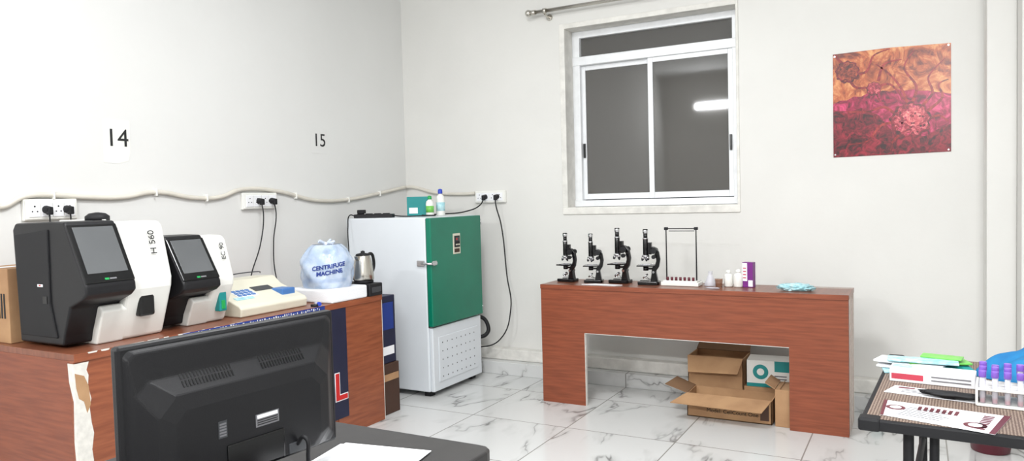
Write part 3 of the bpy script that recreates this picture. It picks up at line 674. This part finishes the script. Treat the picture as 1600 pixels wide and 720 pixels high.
for y0 in (-.125,.03):
    for i in range(16):
        for j in range(2):
            yy=y0+i*.0062
            o=box('vent_%d_%d_%d'%(int(y0*1000),i,j),mo,(-.0008,-.0013,-.006),(.0008,.0013,.006),'blacks',0)
            o.location=(.0135+j*-.009,yy,.230+j*.0115); o.rotation_euler=(0,math.radians(-35),0)
box('spec_label',mo,(.0302,.0,.125),(.0308,.05,.148),'greyink',0)
boxes('spec_label_print',mo,[((.0309,.003,.128+.004*i),(.0312,.047,.130+.004*i)) for i in range(4)],'ink'); box('spec_label_white',mo,(.0309,.003,.140),(.0313,.047,.1465),'paper',0)
box('mount_plate',mo,(.028,-.06,.055),(.033,.06,.11),'blacks',0.004)
boxes('approval_label',mo,[((.0302,-.075,.125),(.0308,-.058,.155))],'dkgrey'); boxes('approval_print',mo,[((.0309,-.073,.128+.005*i),(.0312,-.060,.131+.005*i)) for i in range(5)],'greyink')
boxes('maker_bar',mo,[((-.0018,.03,.268),(-.0012,.075,.273))],'greyink')
box('ports',mo,(.028,.07,.055),(.032,.11,.075),'dkgrey',0.002)
tube('video_cable',mo,[(.03,.09,.07),(.05,.092,.085),(.055,.094,.05),(.04,.1,.012),(.0,.12,.012)],.004,'blackm')
tube('power_cable',mo,[(.03,-.09,.07),(.052,-.092,.08),(.055,-.094,.04),(.05,-.1,.016)],.004,'blackm')
pp=E('paper_sheets',(-.985,1.16,.7255),10); box('sheet_1',pp,(-.11,-.15,0),(.10,.07,.002),'paper',0); o=box('sheet_2',pp,(-.1,-.145,.0021),(.105,.075,.0035),'paper',0); 

# ---------------------------------------------------------------- folding table right
t=E('folding_table',(-.125,1.95,0),-3)
TW,TD,TZ=.95,.80,.70
def rr(x0,y0,x1,y1,c,n=5):
    out=[]
    for cx,cy,a0 in ((x1-c,y1-c,0),(x0+c,y1-c,90),(x0+c,y0+c,180),(x1-c,y0+c,270)):
        for i in range(n+1):
            a=math.radians(a0+90*i/n); out.append((cx+c*math.cos(a),cy+c*math.sin(a)))
    return out
prism('top_rim',t,rr(0,0,TW,TD,.03),'z',TZ-.028,TZ-.001,'blackm',0.004)
prism('top_surface',t,rr(.012,.012,TW-.012,TD-.012,.022),'z',TZ-.003,TZ,'weave')
boxes('corner_clips',t,[((-.004,-.004,TZ-.03),(.045,.04,TZ+.002)),((-.004,TD-.035,TZ-.03),(.045,TD+.004,TZ+.002))],'blackm',0.006)
for n_,x in (('left',.10),('right',TW-.1)):
    tube('leg_frame_'+n_,t,[(x,.08,TZ-.03),(x,.06,.3),(x,.05,.0125),(x,TD-.05,.0125),(x,TD-.06,.3),(x,TD-.08,TZ-.03)],.012,'blackm',bz=False)
    tube('leg_brace_'+n_,t,[(x,.07,.45),(x,TD-.07,.45)],.009,'blackm',bz=False)
tube('leg_inner',t,[(.155,.09,TZ-.03),(.15,.09,.0125)],.011,'blackm',bz=False)
ZQ=TZ+.0008
def ws(x,y,rz=0,n='item',z=ZQ): return E(n,(x,y,z),rz)
pk=ws(.01,2.53,4,'packet_pile')
for i,(x,y,z,a,b,m,rz) in enumerate(((0,0,0,.14,.07,'ltblue',5),(-.02,.01,.008,.13,.06,'paper',-12),(.03,-.01,.016,.13,.06,'teal',8),(-.04,.0,.022,.12,.05,'paper',-20),(.05,.02,.026,.11,.05,'lime',14),(.0,-.02,.032,.12,.04,'ltblue',-4),(.07,.03,.038,.07,.03,'lime',-14))):
    o=box('packet_%d'%i,pk,(-a,-b,0),(a,b,.006),m,0.002,(x,y,z),(0,0,rz))
pk.scale=(.78,.8,1)
mb=ws(.035,2.385,-6,'carton_strip'); box('carton',mb,(-.105,-.03,0),(.105,.03,.04),'paper',0.002)
box('pink_print',mb,(-.1,-.0308,.008),(-.02,-.0302,.024),'pinkp',0); boxes('text_bars',mb,[((.0,-.0308,.01+.01*i),(.095,-.0302,.014+.01*i)) for i in range(2)],'greyink'); box('blue_print',mb,(-.1,-.02,.0402),(-.05,.02,.0408),'ltblue',0)
p2=ws(.02,2.255,-4,'printed_form'); prism('sheet',p2,[(-.10,-.035),(.11,-.055),(.14,.02),(-.08,.05)],'z',0,.0015,'paper'); boxes('print_lines',p2,[((-.06,-.02+.014*i,.0016),(.08,-.014+.014*i,.002)) for i in range(3)],'greyink'); box('print_block',p2,(-.07,.022,.0016),(-.03,.036,.002),'maroon',0)
bp=ws(.075,2.215,-8,'black_pouch',ZQ+.0025); sph('pouch',bp,(0,0,.009),.07,'blackm',(1.0,.28,.13),.3,10,3,0)
a4=E('report_letterhead',(0,0,ZQ))
def quad(n,u0,v0,u1,v1,z,m):
    A=Vector((-.082,1.995));B=Vector((.149,1.927));Cc=Vector((.194,2.094));Dd=Vector((-.078,2.14))
    f_=lambda u,v:(A*(1-u)+B*u)*(1-v)+(Dd*(1-u)+Cc*u)*v
    prism(n,a4,[f_(u0,v0),f_(u1,v0),f_(u1,v1),f_(u0,v1)],'z',z,z+.0006,m)
quad('sheet',0,0,1,1,.0002,'paper')
for i in range(6): quad('line_%d'%i,.14+.015*i,.2+.1*i,.52+.03*(i%3),.225+.1*i,.001,'greyink')
for i in range(7): quad('bar_%d'%i,.30+.05*i,.62,.33+.05*i,.86,.001,'maroon')
quad('band_left',0,.0,.03,1,.001,'maroon'); quad('band_right',.95,0,1,1,.001,'maroon')
for i in range(9): quad('side_letter_%d'%i,.82,.12+.085*i,.9,.17+.085*i,.001,'maroon')
for (cx,cy,rr_) in ((-.05,2.075,.022),(.115,1.985,.024)):
    prism('round_mark',a4,[(cx+rr_*math.cos(a),cy+rr_*math.sin(a)) for a in [j*math.pi/12 for j in range(24)]],'z',.001,.0016,'maroon')
    prism('round_mark_inner',a4,[(cx+rr_*.6*math.cos(a),cy+rr_*.6*math.sin(a)) for a in [j*math.pi/12 for j in range(24)]],'z',.0016,.002,'paper')
tr=ws(.25,2.215,-5,'blood_tube_rack')
boxes('rack_plates',tr,[((-.12,-.055,0),(.13,.055,.006)),((-.12,-.055,.04),(.13,.055,.044))],'white',0.002)
boxes('rack_sides',tr,[((-.12,-.055,0),(-.114,.055,.05)),((.124,-.055,0),(.13,.055,.05))],'white',0.002)
for i in range(9):
    for j in range(4):
        x=-.105+i*.0265; y=-.04+j*.027; hh=.072+.006*((i*3+j)%3)
        if (i+2*j)%7==5: continue
        cyl('tube_%d_%d'%(i,j),tr,(x,y,.007),(x,y,hh),.0065,'tubeg',seg=14)
        cyl('tube_blood_%d_%d'%(i,j),tr,(x,y,.008),(x,y,.018),.0055,'pinkp',seg=12)
        cyl('tube_cap_%d_%d'%(i,j),tr,(x,y,hh),(x,y,hh+.016),.0085,'lav',seg=14,bevel=.001)
# blue cloth : soft draped heightfield with folds
bc=ws(.335,2.50,0,'blue_cloth_bundle')
bm=bmesh.new(); NX,NY=60,44; grid=[]
for i in range(NX+1):
    row=[]
    for j in range(NY+1):
        u=i/NX*2-1; v_=j/NY*2-1
        rad=math.sqrt(u*u+v_*v_)
        sq=max(abs(u),abs(v_))
        k_=sq/rad if rad>1e-6 else 1
        uu,vv=u*k_,v_*k_; rr_=min(1,sq)
        ed=1+.12*math.sin(3*math.atan2(vv,uu)+.6)+.06*math.sin(7*math.atan2(vv,uu))
        x=uu*.185*ed; y=vv*.115*ed
        h=.115*(1-rr_**2.2)**.6 if rr_<1 else 0
        h*= (.72+.38*(.5+.5*math.sin(2.2*uu+.8)))
        fold=.010*math.sin(26*x+30*y+3*mnoise.noise(Vector((x*9,y*9,1))))+.012*mnoise.noise(Vector((x*22,y*22,3)))
        z=max(.0006,h+fold*(1-rr_**4))
        row.append(bm.verts.new((x,y,z)))
    grid.append(row)
for i in range(NX):
    for j in range(NY): bm.faces.new((grid[i][j],grid[i+1][j],grid[i+1][j+1],grid[i][j+1])).smooth=True
me=bpy.data.meshes.new('cloth'); bm.to_mesh(me); bm.free(); finish('folded_cloth',me,bc,'bluecloth')
bk=E('waste_bucket',(.3,4.12,0)); lathe('pail',bk,[(.075,0),(.08,.005),(.10,.15),(.105,.152),(.105,.16),(.098,.16),(.08,.02),(.0,.02)],(0,0,0),'maroon')
sc_=E('plastic_packet',(-.2,4.42,0)); sph('packet',sc_,(0,0,.05),.07,'teal',(.5,.6,.7),.3,10,3,0)

# ---------------------------------------------------------------- lights
def area(n,loc,rot,sx,sy,pw,col=(.985,.992,1)):
    l=bpy.data.lights.new(n,'AREA'); l.shape='RECTANGLE'; l.size=sx; l.size_y=sy; l.energy=pw; l.color=col
    o=bpy.data.objects.new(n,l); C.objects.link(o); o.location=loc; o.rotation_euler=[math.radians(a) for a in rot]; return o
def batten(loc,rz,length,name='tube_light'):
    b=E(name,loc,rz)
    box('housing',b,(-length/2-.03,0.001,-.03),(length/2+.03,.035,.03),'white',0.004)
    cyl('lamp',b,(-length/2,.055,0),(length/2,.055,0),.016,'tubelit')
batten((-2.73,YF,2.6),0,.60)
batten((.6,YF,2.6),0,1.2)  # second tube, added out of view for extra light
area('tube_lamp_a',(-2.73,YF+.10,2.6),(75,0,0),.5,.07,46)
area('tube_lamp_b',(.6,YF+.12,2.6),(72,0,0),1.2,.15,66)  # lamp of the added second tube
for i,(x,y,p) in enumerate(((-1.4,2.0,64),(.7,1.4,38),(-1.0,-.3,44))):  # unseen ceiling panels, added for soft even fill
    pn=E('added_ceiling_panel',(x,y,ZC)); box('frame',pn,(-.31,-.31,-.02),(.31,.31,0),'white',0.003)
    area('added_panel_lamp_%d'%i,(x,y,ZC-.03),(0,0,0),.58,.58,p)
wd=bpy.data.worlds.new('world'); bpy.context.scene.world=wd; wd.use_nodes=True
wd.node_tree.nodes['Background'].inputs[0].default_value=(.02,.025,.03,1); wd.node_tree.nodes['Background'].inputs[1].default_value=.3
